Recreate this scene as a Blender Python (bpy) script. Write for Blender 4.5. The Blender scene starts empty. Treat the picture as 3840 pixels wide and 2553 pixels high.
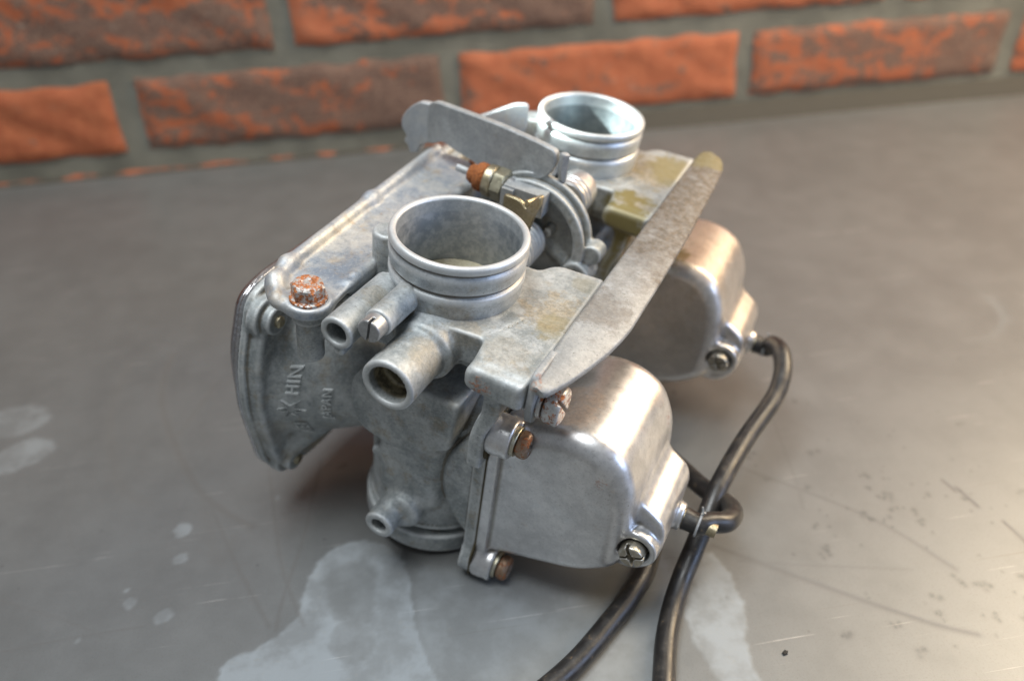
import bpy, math, random
import numpy as np
from mathutils import Matrix, Vector
random.seed(7)
RNG = np.random.default_rng(7)
MM = 0.001
C = bpy.context.scene.collection
scene = bpy.context.scene

# ---------------------------------------------------------------- camera
cam_d = bpy.data.cameras.new('camera')
cam = bpy.data.objects.new('camera', cam_d); C.objects.link(cam)
CR = [[0.9870896, 0.1149435, -0.1115438], [-0.1566752, 0.5482624, -0.8214994], [-0.0332708, 0.8283697, 0.5591929]]
m = Matrix(CR).to_4x4(); m.translation = Vector((-0.0140061, -0.198165, 0.2095964))
cam.matrix_world = m
cam_d.sensor_width = 36; cam_d.lens = 28.24
cam_d.clip_start = 0.005; cam_d.clip_end = 20
cam_d.dof.use_dof = True
cam_d.dof.focus_distance = 0.215
cam_d.dof.aperture_fstop = 6.9
cam_d.dof.aperture_blades = 7
scene.camera = cam

# ---------------------------------------------------------------- world and lamps
world = bpy.data.worlds.new("World"); scene.world = world
world.use_nodes = True
bg = world.node_tree.nodes['Background']
bg.inputs[0].default_value = (0.74, 0.78, 0.81, 1); bg.inputs[1].default_value = 0.31

def area(name, loc, target, size, power, color, sy=None):
    l = bpy.data.lights.new(name, 'AREA'); l.energy = power; l.color = color; l.size = size
    if sy: l.shape = 'RECTANGLE'; l.size_y = sy
    o = bpy.data.objects.new(name, l); C.objects.link(o)
    o.location = loc
    o.rotation_euler = (Vector(target)-Vector(loc)).to_track_quat('-Z', 'Y').to_euler()
    return o
area('ceiling_light', (-0.14, -0.08, 1.0), (0.0, 0.06, 0.0), 0.50, 11.0, (0.95, 0.99, 1.0))
area('warm_light', (0.62, 0.20, 0.62), (0.05, 0.1, 0.03), 0.16, 4.3, (1.0, 0.84, 0.63), 0.42)
area('added_warm_fill', (0.70, 0.12, 0.38), (0.24, -0.04, 0.0), 0.22, 3.8, (1.0, 0.74, 0.44))  # second warm lamp, added to brighten the right side of the bench
area('window_light', (0.66, -0.36, 0.30), (0.04, 0.0, 0.04), 0.26, 2.3, (0.50, 0.66, 1.0), 0.34)
sl = bpy.data.lights.new('beam_light', 'SPOT'); sl.energy = 110; sl.color = (0.86, 1.0, 0.97)
sl.spot_size = math.radians(2.4); sl.spot_blend = 0.65; sl.shadow_soft_size = 0.004
so = bpy.data.objects.new('beam_light', sl); C.objects.link(so)
so.location = (-0.410, 0.052, 0.403); so.scale = (1.7, 1, 1)
so.rotation_euler = (Vector((0.056, 0.082, 0.1105))-so.location).to_track_quat('-Z', 'Y').to_euler()

vs = scene.view_settings
vs.view_transform = 'Standard'; vs.look = 'None'; vs.gamma = 1; vs.exposure = 0.02; vs.use_curve_mapping = False

# ---------------------------------------------------------------- node helpers
class NT:
    def __init__(s, name):
        s.m = bpy.data.materials.new(name); s.m.use_nodes = True
        s.t = s.m.node_tree; s.n = s.t.nodes; s.l = s.t.links
        s.b = s.n['Principled BSDF']; s.out = s.n['Material Output']
        tc = s.n.new('ShaderNodeTexCoord'); s.obj = tc.outputs['Object']
    def link(s, a, b): s.l.new(a, b)
    def set(s, inp, v):
        if hasattr(v, 'node'): s.link(v, inp)
        else:
            if isinstance(v, (tuple, list)) and len(v) == 3 and inp.type == 'RGBA': v = (*v, 1)
            inp.default_value = v
    def math(s, op, a, b=0.0, clamp=False):
        n = s.n.new('ShaderNodeMath'); n.operation = op; n.use_clamp = clamp
        s.set(n.inputs[0], a); s.set(n.inputs[1], b); return n.outputs[0]
    def noise(s, scale, detail=3, rough=.55, vec=None, dist=0.0, off=None):
        n = s.n.new('ShaderNodeTexNoise'); n.inputs['Scale'].default_value = scale
        n.inputs['Detail'].default_value = detail; n.inputs['Roughness'].default_value = rough
        n.inputs['Distortion'].default_value = dist
        v = vec or s.obj
        if off is not None:
            mp = s.n.new('ShaderNodeVectorMath'); mp.operation = 'ADD'; s.link(v, mp.inputs[0]); mp.inputs[1].default_value = (off, off*.7, -off); v = mp.outputs[0]
        s.link(v, n.inputs['Vector']); return n.outputs['Fac']
    def vor(s, scale, vec=None, feature='F1', rnd=1.0):
        n = s.n.new('ShaderNodeTexVoronoi'); n.inputs['Scale'].default_value = scale; n.feature = feature
        n.inputs['Randomness'].default_value = rnd
        s.link(vec or s.obj, n.inputs['Vector']); return n.outputs['Distance']
    def step(s, v, a, b, lo=0., hi=1.):
        n = s.n.new('ShaderNodeMapRange'); n.interpolation_type = 'SMOOTHSTEP'
        s.set(n.inputs['Value'], v)
        for k, x in zip(('From Min', 'From Max', 'To Min', 'To Max'), (a, b, lo, hi)): n.inputs[k].default_value = x
        return n.outputs[0]
    def mix(s, f, a, b):
        n = s.n.new('ShaderNodeMix'); n.data_type = 'RGBA'
        s.set(n.inputs[0], f); s.set(n.inputs[6], a); s.set(n.inputs[7], b); return n.outputs[2]
    def scale(s, vec, sc):
        n = s.n.new('ShaderNodeMapping'); s.link(vec, n.inputs[0]); n.inputs['Scale'].default_value = sc; return n.outputs[0]
    def dist(s, c, sc=(1, 1, 1)):
        n = s.n.new('ShaderNodeVectorMath'); n.operation = 'SUBTRACT'; s.link(s.obj, n.inputs[0]); n.inputs[1].default_value = c
        k = s.n.new('ShaderNodeVectorMath'); k.operation = 'MULTIPLY'; s.link(n.outputs[0], k.inputs[0]); k.inputs[1].default_value = sc
        q = s.n.new('ShaderNodeVectorMath'); q.operation = 'LENGTH'; s.link(k.outputs[0], q.inputs[0]); return q.outputs['Value']
    def spot(s, c, r, nz, amp=1.0, sc=(1, 1, 1)):
        # irregular blotch: distance/r disturbed by a noise value
        d = s.math('DIVIDE', s.dist(c, sc), r)
        d = s.math('ADD', d, s.math('MULTIPLY', s.math('SUBTRACT', nz, 0.5), 2.4))
        return s.math('MULTIPLY', s.step(d, 0.65, 1.1, 1, 0), amp)
    def bump(s, h, dist, strength=1.0, prev=None):
        n = s.n.new('ShaderNodeBump'); n.inputs['Distance'].default_value = dist; n.inputs['Strength'].default_value = strength
        s.link(h, n.inputs['Height'])
        if prev is not None: s.link(prev, n.inputs['Normal'])
        return n.outputs[0]
    def pointy(s):
        return s.n.new('ShaderNodeNewGeometry').outputs['Pointiness']
    def done(s, col, metal, rough, normal=None):
        s.set(s.b.inputs['Base Color'], col); s.set(s.b.inputs['Metallic'], metal); s.set(s.b.inputs['Roughness'], rough)
        if normal is not None: s.link(normal, s.b.inputs['Normal'])
        return s.m

def cast(name, c1=(.225, .248, .255), c2=(.46, .478, .48), metal=.40, rough=.52, stain=(.20, .165, .11), amount=.55, spots=(), olive=(), bumpd=5.5e-5, rust=0.0, wear=.35, rustspots=(), grain=1.0, bore=None, pocket=None, borec=((.30, .335, .37), (.44, .47, .50)), borem=.35, rustbump=4.0, ygrad=None, crev=.8):
    N = NT(name)
    big = N.noise(.07, 4, .6, off=11); mid = N.noise(.33, 5, .65); fine = N.noise(2.2, 4, .7); st = N.noise(.16, 6, .68, off=40)
    col = N.mix(N.step(N.math('ADD', N.math('MULTIPLY', big, .6), N.math('MULTIPLY', mid, .4)), .36, .66), c1, c2)
    # chalky oxide bloom
    col = N.mix(N.math('MULTIPLY', N.step(N.noise(.12, 6, .7, off=90), .52, .68), .35), col, (.58, .61, .64))
    gr = N.noise(1.15, 5, .8, off=3)
    col = N.mix(N.step(gr, .52, .66, 0, .45*min(1, grain)), col, tuple(x*.55 for x in c1))
    col = N.mix(N.step(gr, .47, .34, 0, .34*min(1, grain)), col, tuple(min(.8, x*1.35) for x in c2))
    # brown film in broad patches
    s1 = N.math('MULTIPLY', N.step(st, .60-.16*amount, .74-.1*amount), .75*min(1, amount+.25))
    for c, r, a in spots: s1 = N.math('MAXIMUM', s1, N.spot(c, r, st, a))
    if ygrad:
        # film of grime that sets in along the length of the part
        x = N.n.new('ShaderNodeSeparateXYZ'); N.link(N.obj, x.inputs[0])
        yy = N.math('ADD', x.outputs[1], N.math('MULTIPLY', N.math('SUBTRACT', N.noise(.13, 5, .65, off=77), .5), 95))
        s1 = N.math('MAXIMUM', s1, N.math('MULTIPLY', N.step(yy, ygrad[0], ygrad[1]), ygrad[2]))
    s1 = N.math('MULTIPLY', s1, N.step(N.noise(.4, 6, .72, off=17), .34, .62, .62, 1.0))
    col = N.mix(s1, col, N.mix(N.step(N.noise(.9, 4, .7, off=27), .42, .6), stain, tuple(x*1.6+.015 for x in stain)))
    o1 = None
    for c, r, a in olive:
        k = N.spot(c, r, st, a); o1 = k if o1 is None else N.math('MAXIMUM', o1, k)
    if o1 is not None: col = N.mix(o1, col, (.21, .175, .07))
    # dark specks and pits
    pits = N.math('MULTIPLY', N.step(N.noise(1.5, 3, .7, off=5), .61, .70), .55*grain)
    pits2 = N.math('MULTIPLY', pits, N.step(N.noise(.14, 4, .6, off=60), .42, .6, .35, 1.25))
    col = N.mix(pits2, col, (.09, .08, .065))
    w = N.math('MULTIPLY', N.step(N.pointy(), .508, .545), wear*1.2)
    col = N.mix(w, col, (.66, .68, .69))
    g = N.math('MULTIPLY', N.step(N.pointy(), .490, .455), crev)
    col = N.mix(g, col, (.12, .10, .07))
    metal_v = N.math('SUBTRACT', metal, N.math('MULTIPLY', s1, .5*metal))
    rr = N.math('ADD', N.math('ADD', rough-.06, N.math('MULTIPLY', mid, .14)), N.math('MULTIPLY', s1, .12))
    r1 = None
    if rust > 0: r1 = N.math('MULTIPLY', N.step(N.noise(.60, 6, .72, off=70), .60-.2*rust, .67-.2*rust), 1.0)
    for c, r, a in rustspots:
        k = N.math('MULTIPLY', N.spot(c, r, N.noise(.5, 5, .75, off=33), a), N.step(N.noise(1.0, 4, .7, off=35), .44, .58)); r1 = k if r1 is None else N.math('MAXIMUM', r1, k)
    if r1 is not None:
        col = N.mix(r1, col, N.mix(N.step(fine, .4, .6), (.43, .145, .04), (.20, .07, .028)))
        metal_v = N.math('SUBTRACT', metal_v, N.math('MULTIPLY', r1, .7), True); rr = N.math('ADD', rr, N.math('MULTIPLY', r1, .35))
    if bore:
        # bare machined bore, with inner shade painted into its colour: everything inside this radius of the local Z axis
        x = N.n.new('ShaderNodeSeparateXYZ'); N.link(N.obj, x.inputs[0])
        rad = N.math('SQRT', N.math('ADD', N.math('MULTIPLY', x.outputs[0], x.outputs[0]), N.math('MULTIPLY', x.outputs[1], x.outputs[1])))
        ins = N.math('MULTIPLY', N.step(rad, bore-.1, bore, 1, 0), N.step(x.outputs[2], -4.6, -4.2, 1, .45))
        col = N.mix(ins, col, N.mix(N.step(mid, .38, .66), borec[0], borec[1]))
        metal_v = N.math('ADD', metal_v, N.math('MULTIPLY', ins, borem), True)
    if pocket:
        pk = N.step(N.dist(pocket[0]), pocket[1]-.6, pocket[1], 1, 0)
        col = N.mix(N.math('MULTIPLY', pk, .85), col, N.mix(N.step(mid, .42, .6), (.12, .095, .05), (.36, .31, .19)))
    h = N.math('ADD', N.math('ADD', N.math('MULTIPLY', fine, .8), N.math('MULTIPLY', gr, 1.6)), N.math('MULTIPLY', mid, 1.6))
    if r1 is not None: h = N.math('ADD', h, N.math('MULTIPLY', N.math('MULTIPLY', r1, N.noise(1.6, 4, .8)), rustbump))
    return N.done(col, metal_v, rr, N.bump(h, bumpd*grain))

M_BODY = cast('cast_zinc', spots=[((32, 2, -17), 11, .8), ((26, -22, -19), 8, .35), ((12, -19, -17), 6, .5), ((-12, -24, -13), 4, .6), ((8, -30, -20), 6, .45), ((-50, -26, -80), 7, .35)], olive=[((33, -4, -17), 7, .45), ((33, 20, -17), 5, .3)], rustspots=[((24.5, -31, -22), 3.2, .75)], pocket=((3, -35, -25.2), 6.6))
M_LET = cast('highlit_raised_casting', (.50, .53, .54), (.60, .62, .62), .4, .45, amount=.1, wear=0, crev=0)  # lighter colour paints in the light that the rubbed letter tops catch
M_BODYD = cast('cast_zinc_grimy', amount=.9, spots=[((30, 5, -17), 16, .9), ((12, 12, -17), 9, .7)], olive=[((27, -26, -24), 13, 1), ((27, -20, -40), 12, .9), ((33, 10, -17), 13, .7)], grain=1.2)
M_SPIG = cast('turned_spigot_metal', (.33, .36, .38), (.50, .525, .54), .5, .44, amount=.38, bumpd=1.2e-5, wear=.5, bore=17.42, spots=[((8, -18, -16), 7, .6)])
M_SPIG2 = cast('bright_spigot_metal', (.50, .54, .56), (.64, .68, .70), .6, .40, amount=.1, bumpd=1.0e-5, wear=.3, bore=17.42, borec=((.12, .14, .15), (.18, .205, .215)), borem=-.2)  # rear bore coloured dark to paint in shade on its unlit wall
M_BOWL = cast('polished_alloy', (.50, .50, .51), (.70, .695, .70), .86, .34, stain=(.40, .27, .17), amount=.16, bumpd=9e-6, wear=.3, grain=.7, spots=[((44, -8, -36), 9, .4), ((60, 12, -38), 6, .3)], rustspots=[((66, 14, -48), 2.4, .55), ((59, -20, -47), 3.0, .5), ((60, -2, -40), 3, .25)])
M_BOWLD = cast('polished_alloy_stained', (.54, .51, .49), (.70, .66, .63), .9, .33, stain=(.33, .24, .14), amount=.26, bumpd=9e-6, wear=.2, grain=.6, spots=[((45, 0, -36), 20, .5), ((58, -14, -40), 10, .5)], olive=[((38, -12, -38), 12, .8)])
M_PLATE = cast('pressed_steel_plate', (.27, .285, .295), (.38, .39, .395), .3, .55, stain=(.17, .13, .085), amount=.22, grain=1.1, bumpd=4e-5, rustspots=[((40, -29, -15), 4, .5)], wear=0, crev=0)
M_BAR = cast('grimy_support_plate', (.26, .265, .265), (.37, .37, .36), .35, .56, stain=(.075, .052, .03), amount=.22, grain=1.25, bumpd=5e-5, ygrad=(0, 62, .9), spots=[((42, 6, -13), 9, .5)], olive=[((45, 108, -6), 12, .6)], rustspots=[((38, -29, -15), 2.6, .5)], wear=0, crev=0)
M_BRKT = cast('zinc_bracket_plate', (.25, .295, .36), (.50, .50, .485), .5, .47, stain=(.25, .18, .10), amount=.52, grain=1.1, bumpd=4e-5)
M_RUST = cast('rusty_zinc_bolt', (.42, .40, .38), (.60, .59, .58), .7, .5, amount=.4, rust=.74, bumpd=2.5e-5, rustbump=1, wear=0, crev=0)
M_RUST2 = cast('part_rusted_screw', (.42, .42, .42), (.58, .575, .57), .75, .45, amount=.35, rust=.52, bumpd=2.5e-5)
M_BROWN = cast('brown_rusted_screw', (.20, .12, .08), (.30, .20, .13), .6, .42, amount=.6, rust=.35, bumpd=5e-5)
M_DRS = cast('dull_drain_screw', (.36, .33, .27), (.50, .46, .38), .9, .33, amount=.4, bumpd=2e-5)
M_BRASS = cast('dull_brass', (.36, .31, .20), (.48, .42, .30), .9, .36, stain=(.14, .10, .05), amount=.55, bumpd=3e-5, wear=0, crev=0)
M_PASS = cast('yellow_passivated_steel', (.36, .335, .24), (.50, .47, .36), .9, .36, stain=(.20, .15, .08), amount=.5, wear=0, crev=0)
M_CHROME = cast('worn_chrome', (.24, .225, .25), (.36, .34, .37), .95, .2, stain=(.07, .04, .025), amount=.5, bumpd=1e-5, grain=.8, spots=[((-58, -10, -28), 12, .8), ((-58, 12, -26), 16, .8)], rustspots=[((-58, 8, -26), 12, .4)])
M_DARKR = cast('orange_rust', (.30, .085, .02), (.40, .13, .035), .0, .85, amount=.3, rust=.9, bumpd=1e-4, wear=0, crev=0)
M_SLOT = cast('machined_screw', (.34, .345, .355), (.46, .465, .47), .8, .42, amount=.2, bumpd=6e-6, wear=0, crev=0)

def rubber():
    N = NT('black_rubber')
    n1 = N.noise(.25, 5, .65); n2 = N.noise(1.1, 5, .7)
    col = N.mix(N.step(n1, .45, .7), (.017, .016, .016), (.038, .035, .032))
    col = N.mix(N.math('MULTIPLY', N.step(N.math('MULTIPLY', n2, n1), .34, .42), .7), col, (.20, .13, .07))
    return N.done(col, 0.0, N.step(n1, .3, .7, .30, .48), N.bump(n2, 4e-5))
M_RUB = rubber()

def simple(name, col, metal, rough):
    N = NT(name); n = N.noise(.5, 4)
    return N.done(N.mix(n, col, tuple(c*.7 for c in col)), metal, rough, N.bump(N.noise(3, 3), 1e-5))
M_DARK = simple('dark_bore_grime', (.02, .018, .015), .2, .6)
M_GASK = simple('dark_gasket_paper', (.06, .045, .012), 0, .6)

# ---------------------------------------------------------------- SDF casting
def sm(a, b, k):
    h = np.maximum(k-np.abs(a-b), 0)/k
    return np.minimum(a, b)-h*h*k*.25
def sub(a, b, k=.4): return -sm(-a, b, k)
def cyl(P, ax, c, r, a0, a1, rd=.5):
    i = [k for k in range(3) if k != ax]
    q = np.sqrt((P[i[0]]-c[0])**2+(P[i[1]]-c[1])**2)-r+rd
    w = np.abs(P[ax]-(a0+a1)/2)-(a1-a0)/2+rd
    return np.minimum(np.maximum(q, w), 0)+np.sqrt(np.maximum(q, 0)**2+np.maximum(w, 0)**2)-rd
def box(P, lo, hi, rd=.8):
    q = [np.abs(P[k]-(lo[k]+hi[k])/2)-(hi[k]-lo[k])/2+rd for k in range(3)]
    return np.minimum(np.maximum(np.maximum(q[0], q[1]), q[2]), 0)+np.sqrt(sum(np.maximum(v, 0)**2 for v in q))-rd
def cap(P, a, b, r):
    a = np.array(a, float); b = np.array(b, float); d = b-a
    t = np.clip(sum((P[k]-a[k])*d[k] for k in range(3))/(d@d), 0, 1)
    return np.sqrt(sum((P[k]-a[k]-t*d[k])**2 for k in range(3)))-r
def frustum(P, ax, c, x0, r0, x1, r1):
    i = [k for k in range(3) if k != ax]
    rho = np.sqrt((P[i[0]]-c[0])**2+(P[i[1]]-c[1])**2)
    t = (P[ax]-x0)/(x1-x0); sl = (r1-r0)/(x1-x0)
    d = (rho-(r0+(r1-r0)*t))/math.sqrt(1+sl*sl)
    return np.maximum(d, np.abs(P[ax]-(x0+x1)/2)-abs(x1-x0)/2)
def poly2(u, v, pts):
    pts = np.array(pts, float); n = len(pts)
    d = np.full(np.broadcast(u, v).shape, 1e9, np.float32); s = np.ones_like(d)
    for i in range(n):
        a = pts[i]; b = pts[i-1]; e = b-a
        wu = u-a[0]; wv = v-a[1]
        t = np.clip((wu*e[0]+wv*e[1])/(e@e), 0, 1)
        d = np.minimum(d, (wu-e[0]*t)**2+(wv-e[1]*t)**2)
        c1 = v >= a[1]; c2 = v < b[1]; c3 = e[0]*wv > e[1]*wu
        s = np.where((c1 & c2 & c3) | (~c1 & ~c2 & ~c3), -s, s)
    return s*np.sqrt(d)
def rpoly(pts, rad, n=8):
    out = []; N_ = len(pts)
    for i in range(N_):
        p0 = np.array(pts[i-1], float); p = np.array(pts[i], float); p1 = np.array(pts[(i+1) % N_], float)
        r = rad[i] if hasattr(rad, '__len__') else rad
        if r <= 0: out.append(tuple(p)); continue
        a = (p0-p)/np.linalg.norm(p0-p); b = (p1-p)/np.linalg.norm(p1-p)
        t = min(r, .48*np.linalg.norm(p0-p), .48*np.linalg.norm(p1-p))
        A = p+a*t; B = p+b*t
        for k in range(n+1):
            s = k/n; out.append(tuple((1-s)**2*A+2*s*(1-s)*p+s*s*B))
    return out
def extr(P, ax, pts, a0, a1, rd=.6):
    # polygon in the two other axes; the polygon field is computed once per 2D cell
    i = [k for k in range(3) if k != ax]
    if P[0].ndim == 3:
        sl = [slice(None)]*3; sl[ax] = slice(0, 1)
        d2 = poly2(P[i[0]][tuple(sl)], P[i[1]][tuple(sl)], pts)
    else: d2 = poly2(P[i[0]], P[i[1]], pts)
    q = d2+rd; w = np.abs(P[ax]-(a0+a1)/2)-(a1-a0)/2+rd
    return np.minimum(np.maximum(q, w), 0)+np.sqrt(np.maximum(q, 0)**2+np.maximum(w, 0)**2)-rd

def surface(f, lo, hi, h, proj=3):
    ax = [np.arange(lo[k], hi[k]+h, h, dtype=np.float32) for k in range(3)]
    P = np.meshgrid(*ax, indexing='ij')
    F = f(P).astype(np.float32)
    S = F < 0
    nx, ny, nz = F.shape
    cnt = np.zeros((nx-1, ny-1, nz-1), np.int8)
    for dx in (0, 1):
        for dy in (0, 1):
            for dz in (0, 1): cnt += S[dx:nx-1+dx, dy:ny-1+dy, dz:nz-1+dz]
    act = (cnt > 0) & (cnt < 8)
    idx = np.full(act.shape, -1, np.int64); I = np.argwhere(act); idx[act] = np.arange(len(I))
    acc = np.zeros((len(I), 3)); num = np.zeros(len(I))
    cs = [(a, b, c) for a in (0, 1) for b in (0, 1) for c in (0, 1)]
    for a in cs:
        for k in range(3):
            if a[k]: continue
            b = list(a); b[k] = 1
            fa = F[I[:, 0]+a[0], I[:, 1]+a[1], I[:, 2]+a[2]]; fb = F[I[:, 0]+b[0], I[:, 1]+b[1], I[:, 2]+b[2]]
            mk = (fa < 0) != (fb < 0); t = np.where(mk, fa/(fa-fb+1e-12), 0)
            p = np.array(a, float)[None]+np.zeros((len(I), 3)); p[:, k] += t
            acc += p*mk[:, None]; num += mk
    V = (I+acc/num[:, None])*h+np.array([a[0] for a in ax])
    Q = []
    for k in range(3):
        sl0 = [slice(None)]*3; sl1 = [slice(None)]*3; sl0[k] = slice(0, -1); sl1[k] = slice(1, None)
        s0 = S[tuple(sl0)]; s1 = S[tuple(sl1)]
        E_ = np.argwhere(s0 != s1)
        u, v = [j for j in range(3) if j != k]
        ok = (E_[:, u] > 0) & (E_[:, v] > 0) & (E_[:, u] < F.shape[u]-1) & (E_[:, v] < F.shape[v]-1); E_ = E_[ok]
        fl = s0[E_[:, 0], E_[:, 1], E_[:, 2]]
        def c(du, dv):
            e = E_.copy(); e[:, u] -= du; e[:, v] -= dv; return idx[e[:, 0], e[:, 1], e[:, 2]]
        q = np.stack([c(0, 0), c(1, 0), c(1, 1), c(0, 1)], 1)
        flip = fl if k != 1 else ~fl
        q = np.where(flip[:, None], q, q[:, ::-1]); Q.append(q)
    Q = np.concatenate(Q)
    for _ in range(proj):
        p = [V[:, k].astype(np.float64) for k in range(3)]
        f0 = f(p); g = []; e = h*.25
        for k in range(3):
            a = list(p); a[k] = p[k]+e; b = list(p); b[k] = p[k]-e; g.append((f(a)-f(b))/(2*e))
        g = np.stack(g, 1); gl = (g**2).sum(1)+1e-6
        stp = np.clip(f0/gl, -h*.5, h*.5)
        V = V-g*stp[:, None]*.9
    return V, Q
def mesh_np(name, V, Q, mat, smooth=True):
    me = bpy.data.meshes.new(name)
    me.vertices.add(len(V)); me.vertices.foreach_set('co', np.asarray(V, np.float32).ravel())
    k = Q.shape[1]
    me.loops.add(Q.size); me.loops.foreach_set('vertex_index', Q.astype(np.int32).ravel())
    me.polygons.add(len(Q)); me.polygons.foreach_set('loop_start', np.arange(0, Q.size, k, dtype=np.int32))
    me.update(calc_edges=True); me.validate()
    if smooth: me.polygons.foreach_set('use_smooth', np.ones(len(me.polygons), bool))
    me.materials.append(mat); return me
def sdf_obj(name, f, lo, hi, h, mat, parent):
    V, Q = surface(f, lo, hi, h)
    return link(name, mesh_np(name, V, Q, mat), parent)

# ---------------------------------------------------------------- object helpers
def link(name, me, parent=None, loc=None):
    o = bpy.data.objects.new(name, me); C.objects.link(o)
    if parent is not None: o.parent = parent
    if loc is not None: o.location = loc
    return o
def thing(name, label, cat, group=None):
    o = bpy.data.objects.new(name, None); C.objects.link(o); o['label'] = label; o['category'] = cat
    if group: o['group'] = group
    o.empty_display_size = 10
    return o
def from_lists(name, V, F, mat, smooth=True, angle=None):
    me = bpy.data.meshes.new(name); me.from_pydata([tuple(map(float, v)) for v in V], [], [tuple(map(int, f)) for f in F]); me.update()
    if smooth:
        me.polygons.foreach_set('use_smooth', [True]*len(me.polygons))
        me.set_sharp_from_angle(angle=math.radians(angle or 35))
    me.materials.append(mat); return me
def frame(d):
    d = np.array(d, float); d /= np.linalg.norm(d)
    a = np.array([0, 0, 1.]) if abs(d[2]) < .9 else np.array([1., 0, 0])
    u = np.cross(a, d); u /= np.linalg.norm(u); return u, np.cross(d, u), d
def lathe(prof, c=(0, 0, 0), d=(0, 0, 1), n=48, closed=False, poly=None):
    # prof: (radius, height) list; poly=6 makes a hexagon of the rows flagged by a third entry
    u, v, w = frame(d); V = []; F = []
    for row in prof:
        r, h = row[0], row[1]; hexa = len(row) > 2 and row[2]
        for k in range(n):
            a = 2*math.pi*k/n; rr = r
            if hexa:
                s = math.pi/3; b = (a % s)-s/2; rr = min(r, row[2]/math.cos(b))
            V.append(np.array(c)+u*rr*math.cos(a)+v*rr*math.sin(a)+w*h)
    m_ = len(prof)
    rows = m_ if closed else m_-1
    for i in range(rows):
        j = (i+1) % m_
        for k in range(n):
            l = (k+1) % n; F.append((i*n+k, i*n+l, j*n+l, j*n+k))
    if not closed:
        if prof[0][0] > 1e-6: F.append(tuple(range(n-1, -1, -1)))
        if prof[-1][0] > 1e-6: F.append(tuple((m_-1)*n+k for k in range(n)))
    return V, F
def plate(pts, holes_dummy, lo, hi, ax, bev=.3):
    # prism with bevelled rims from a 2D outline
    n = len(pts); P_ = np.array(pts, float); ar = 0.5*sum(P_[i-1][0]*P_[i][1]-P_[i][0]*P_[i-1][1] for i in range(n))
    if ar < 0: P_ = P_[::-1]
    nr = []
    for i in range(n):
        e0 = P_[i]-P_[i-1]; e1 = P_[(i+1) % n]-P_[i]
        e0 /= np.linalg.norm(e0)+1e-9; e1 /= np.linalg.norm(e1)+1e-9
        q = np.array([-(e0+e1)[1], (e0+e1)[0]]); q /= np.linalg.norm(q)+1e-9; nr.append(q)
    nr = np.array(nr); ins = P_+nr*bev
    i2 = [k for k in range(3) if k != ax]; V = []
    for layer, h in ((ins, lo), (P_, lo+bev), (P_, hi-bev), (ins, hi)):
        for q in layer:
            v = [0, 0, 0]; v[i2[0]] = q[0]; v[i2[1]] = q[1]; v[ax] = h; V.append(v)
    F = []
    for L in range(3):
        for k in range(n):
            l = (k+1) % n; F.append((L*n+k, L*n+l, (L+1)*n+l, (L+1)*n+k))
    F.append(tuple(range(n-1, -1, -1))); F.append(tuple(3*n+k for k in range(n)))
    if ax == 1: F = [f[::-1] for f in F]
    return V, F
def sweep(pts, r, n=20, sub_=10, close=True):
    P_ = [np.array(p, float) for p in pts]; Q = []
    ext = [2*P_[0]-P_[1]]+P_+[2*P_[-1]-P_[-2]]
    for i in range(1, len(ext)-2):
        for k in range(sub_):
            t = k/sub_; a, b, c_, d = ext[i-1:i+3]
            Q.append(.5*((2*b)+(-a+c_)*t+(2*a-5*b+4*c_-d)*t*t+(-a+3*b-3*c_+d)*t**3))
    Q.append(P_[-1]); V = []; F = []
    T = [Q[min(i+1, len(Q)-1)]-Q[max(i-1, 0)] for i in range(len(Q))]
    u = frame(T[0])[0]
    for i, q in enumerate(Q):
        t = T[i]/np.linalg.norm(T[i]); u = u-t*(u@t); u /= np.linalg.norm(u); v = np.cross(t, u)
        rr = r(i/(len(Q)-1)) if callable(r) else r
        for k in range(n):
            a = 2*math.pi*k/n; V.append(q+u*rr*math.cos(a)+v*rr*math.sin(a))
    for i in range(len(Q)-1):
        for k in range(n):
            l = (k+1) % n; F.append((i*n+k, i*n+l, (i+1)*n+l, (i+1)*n+k))
    F.append(tuple(range(n-1, -1, -1))); F.append(tuple((len(Q)-1)*n+k for k in range(n)))
    return V, F
def join(*vf):
    V = []; F = []
    for v, f in vf:
        o = len(V); V += list(v); F += [tuple(i+o for i in q) for q in f]
    return V, F
def boxm(lo, hi):
    V = [(x, y, z) for x in (lo[0], hi[0]) for y in (lo[1], hi[1]) for z in (lo[2], hi[2])]
    return V, [(0, 1, 3, 2), (4, 6, 7, 5), (0, 4, 5, 1), (2, 3, 7, 6), (0, 2, 6, 4), (1, 5, 7, 3)]

# ================================================================ carburettor pair
RWC = np.array([[0.8111341, 0.5693792, 0.1336743], [-0.5597470, 0.8220121, -0.1047822], [-0.1695427, 0.0101686, 0.9854704]])
ORG = np.array([0, 0, 113.0])
def to_carb(w): return RWC.T @ (np.array(w, float)-ORG)
YR = 99.7                       # spacing of the two carburettors along the bank
root = thing('carburetor_pair', 'pair of dirty grey cast metal motorcycle carburetors joined by plates, with black rubber overflow hoses', 'carburetor')
base = RWC @ np.array([0, 0, -110.0])+ORG
rm = Matrix([list(r) for r in RWC]).to_4x4() @ Matrix.Scale(MM, 4); rm.translation = Vector(base*MM)
root.matrix_world = rm
UP = (0, 0, 110)
def part(name, vf, mat, loc=(0, 0, 0), parent=None, angle=35):
    p = parent or root
    me = from_lists(name, vf[0], vf[1], mat, True, angle)
    l = loc if parent else tuple(np.array(loc)+np.array(UP))
    return link(name, me, p, l)

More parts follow.
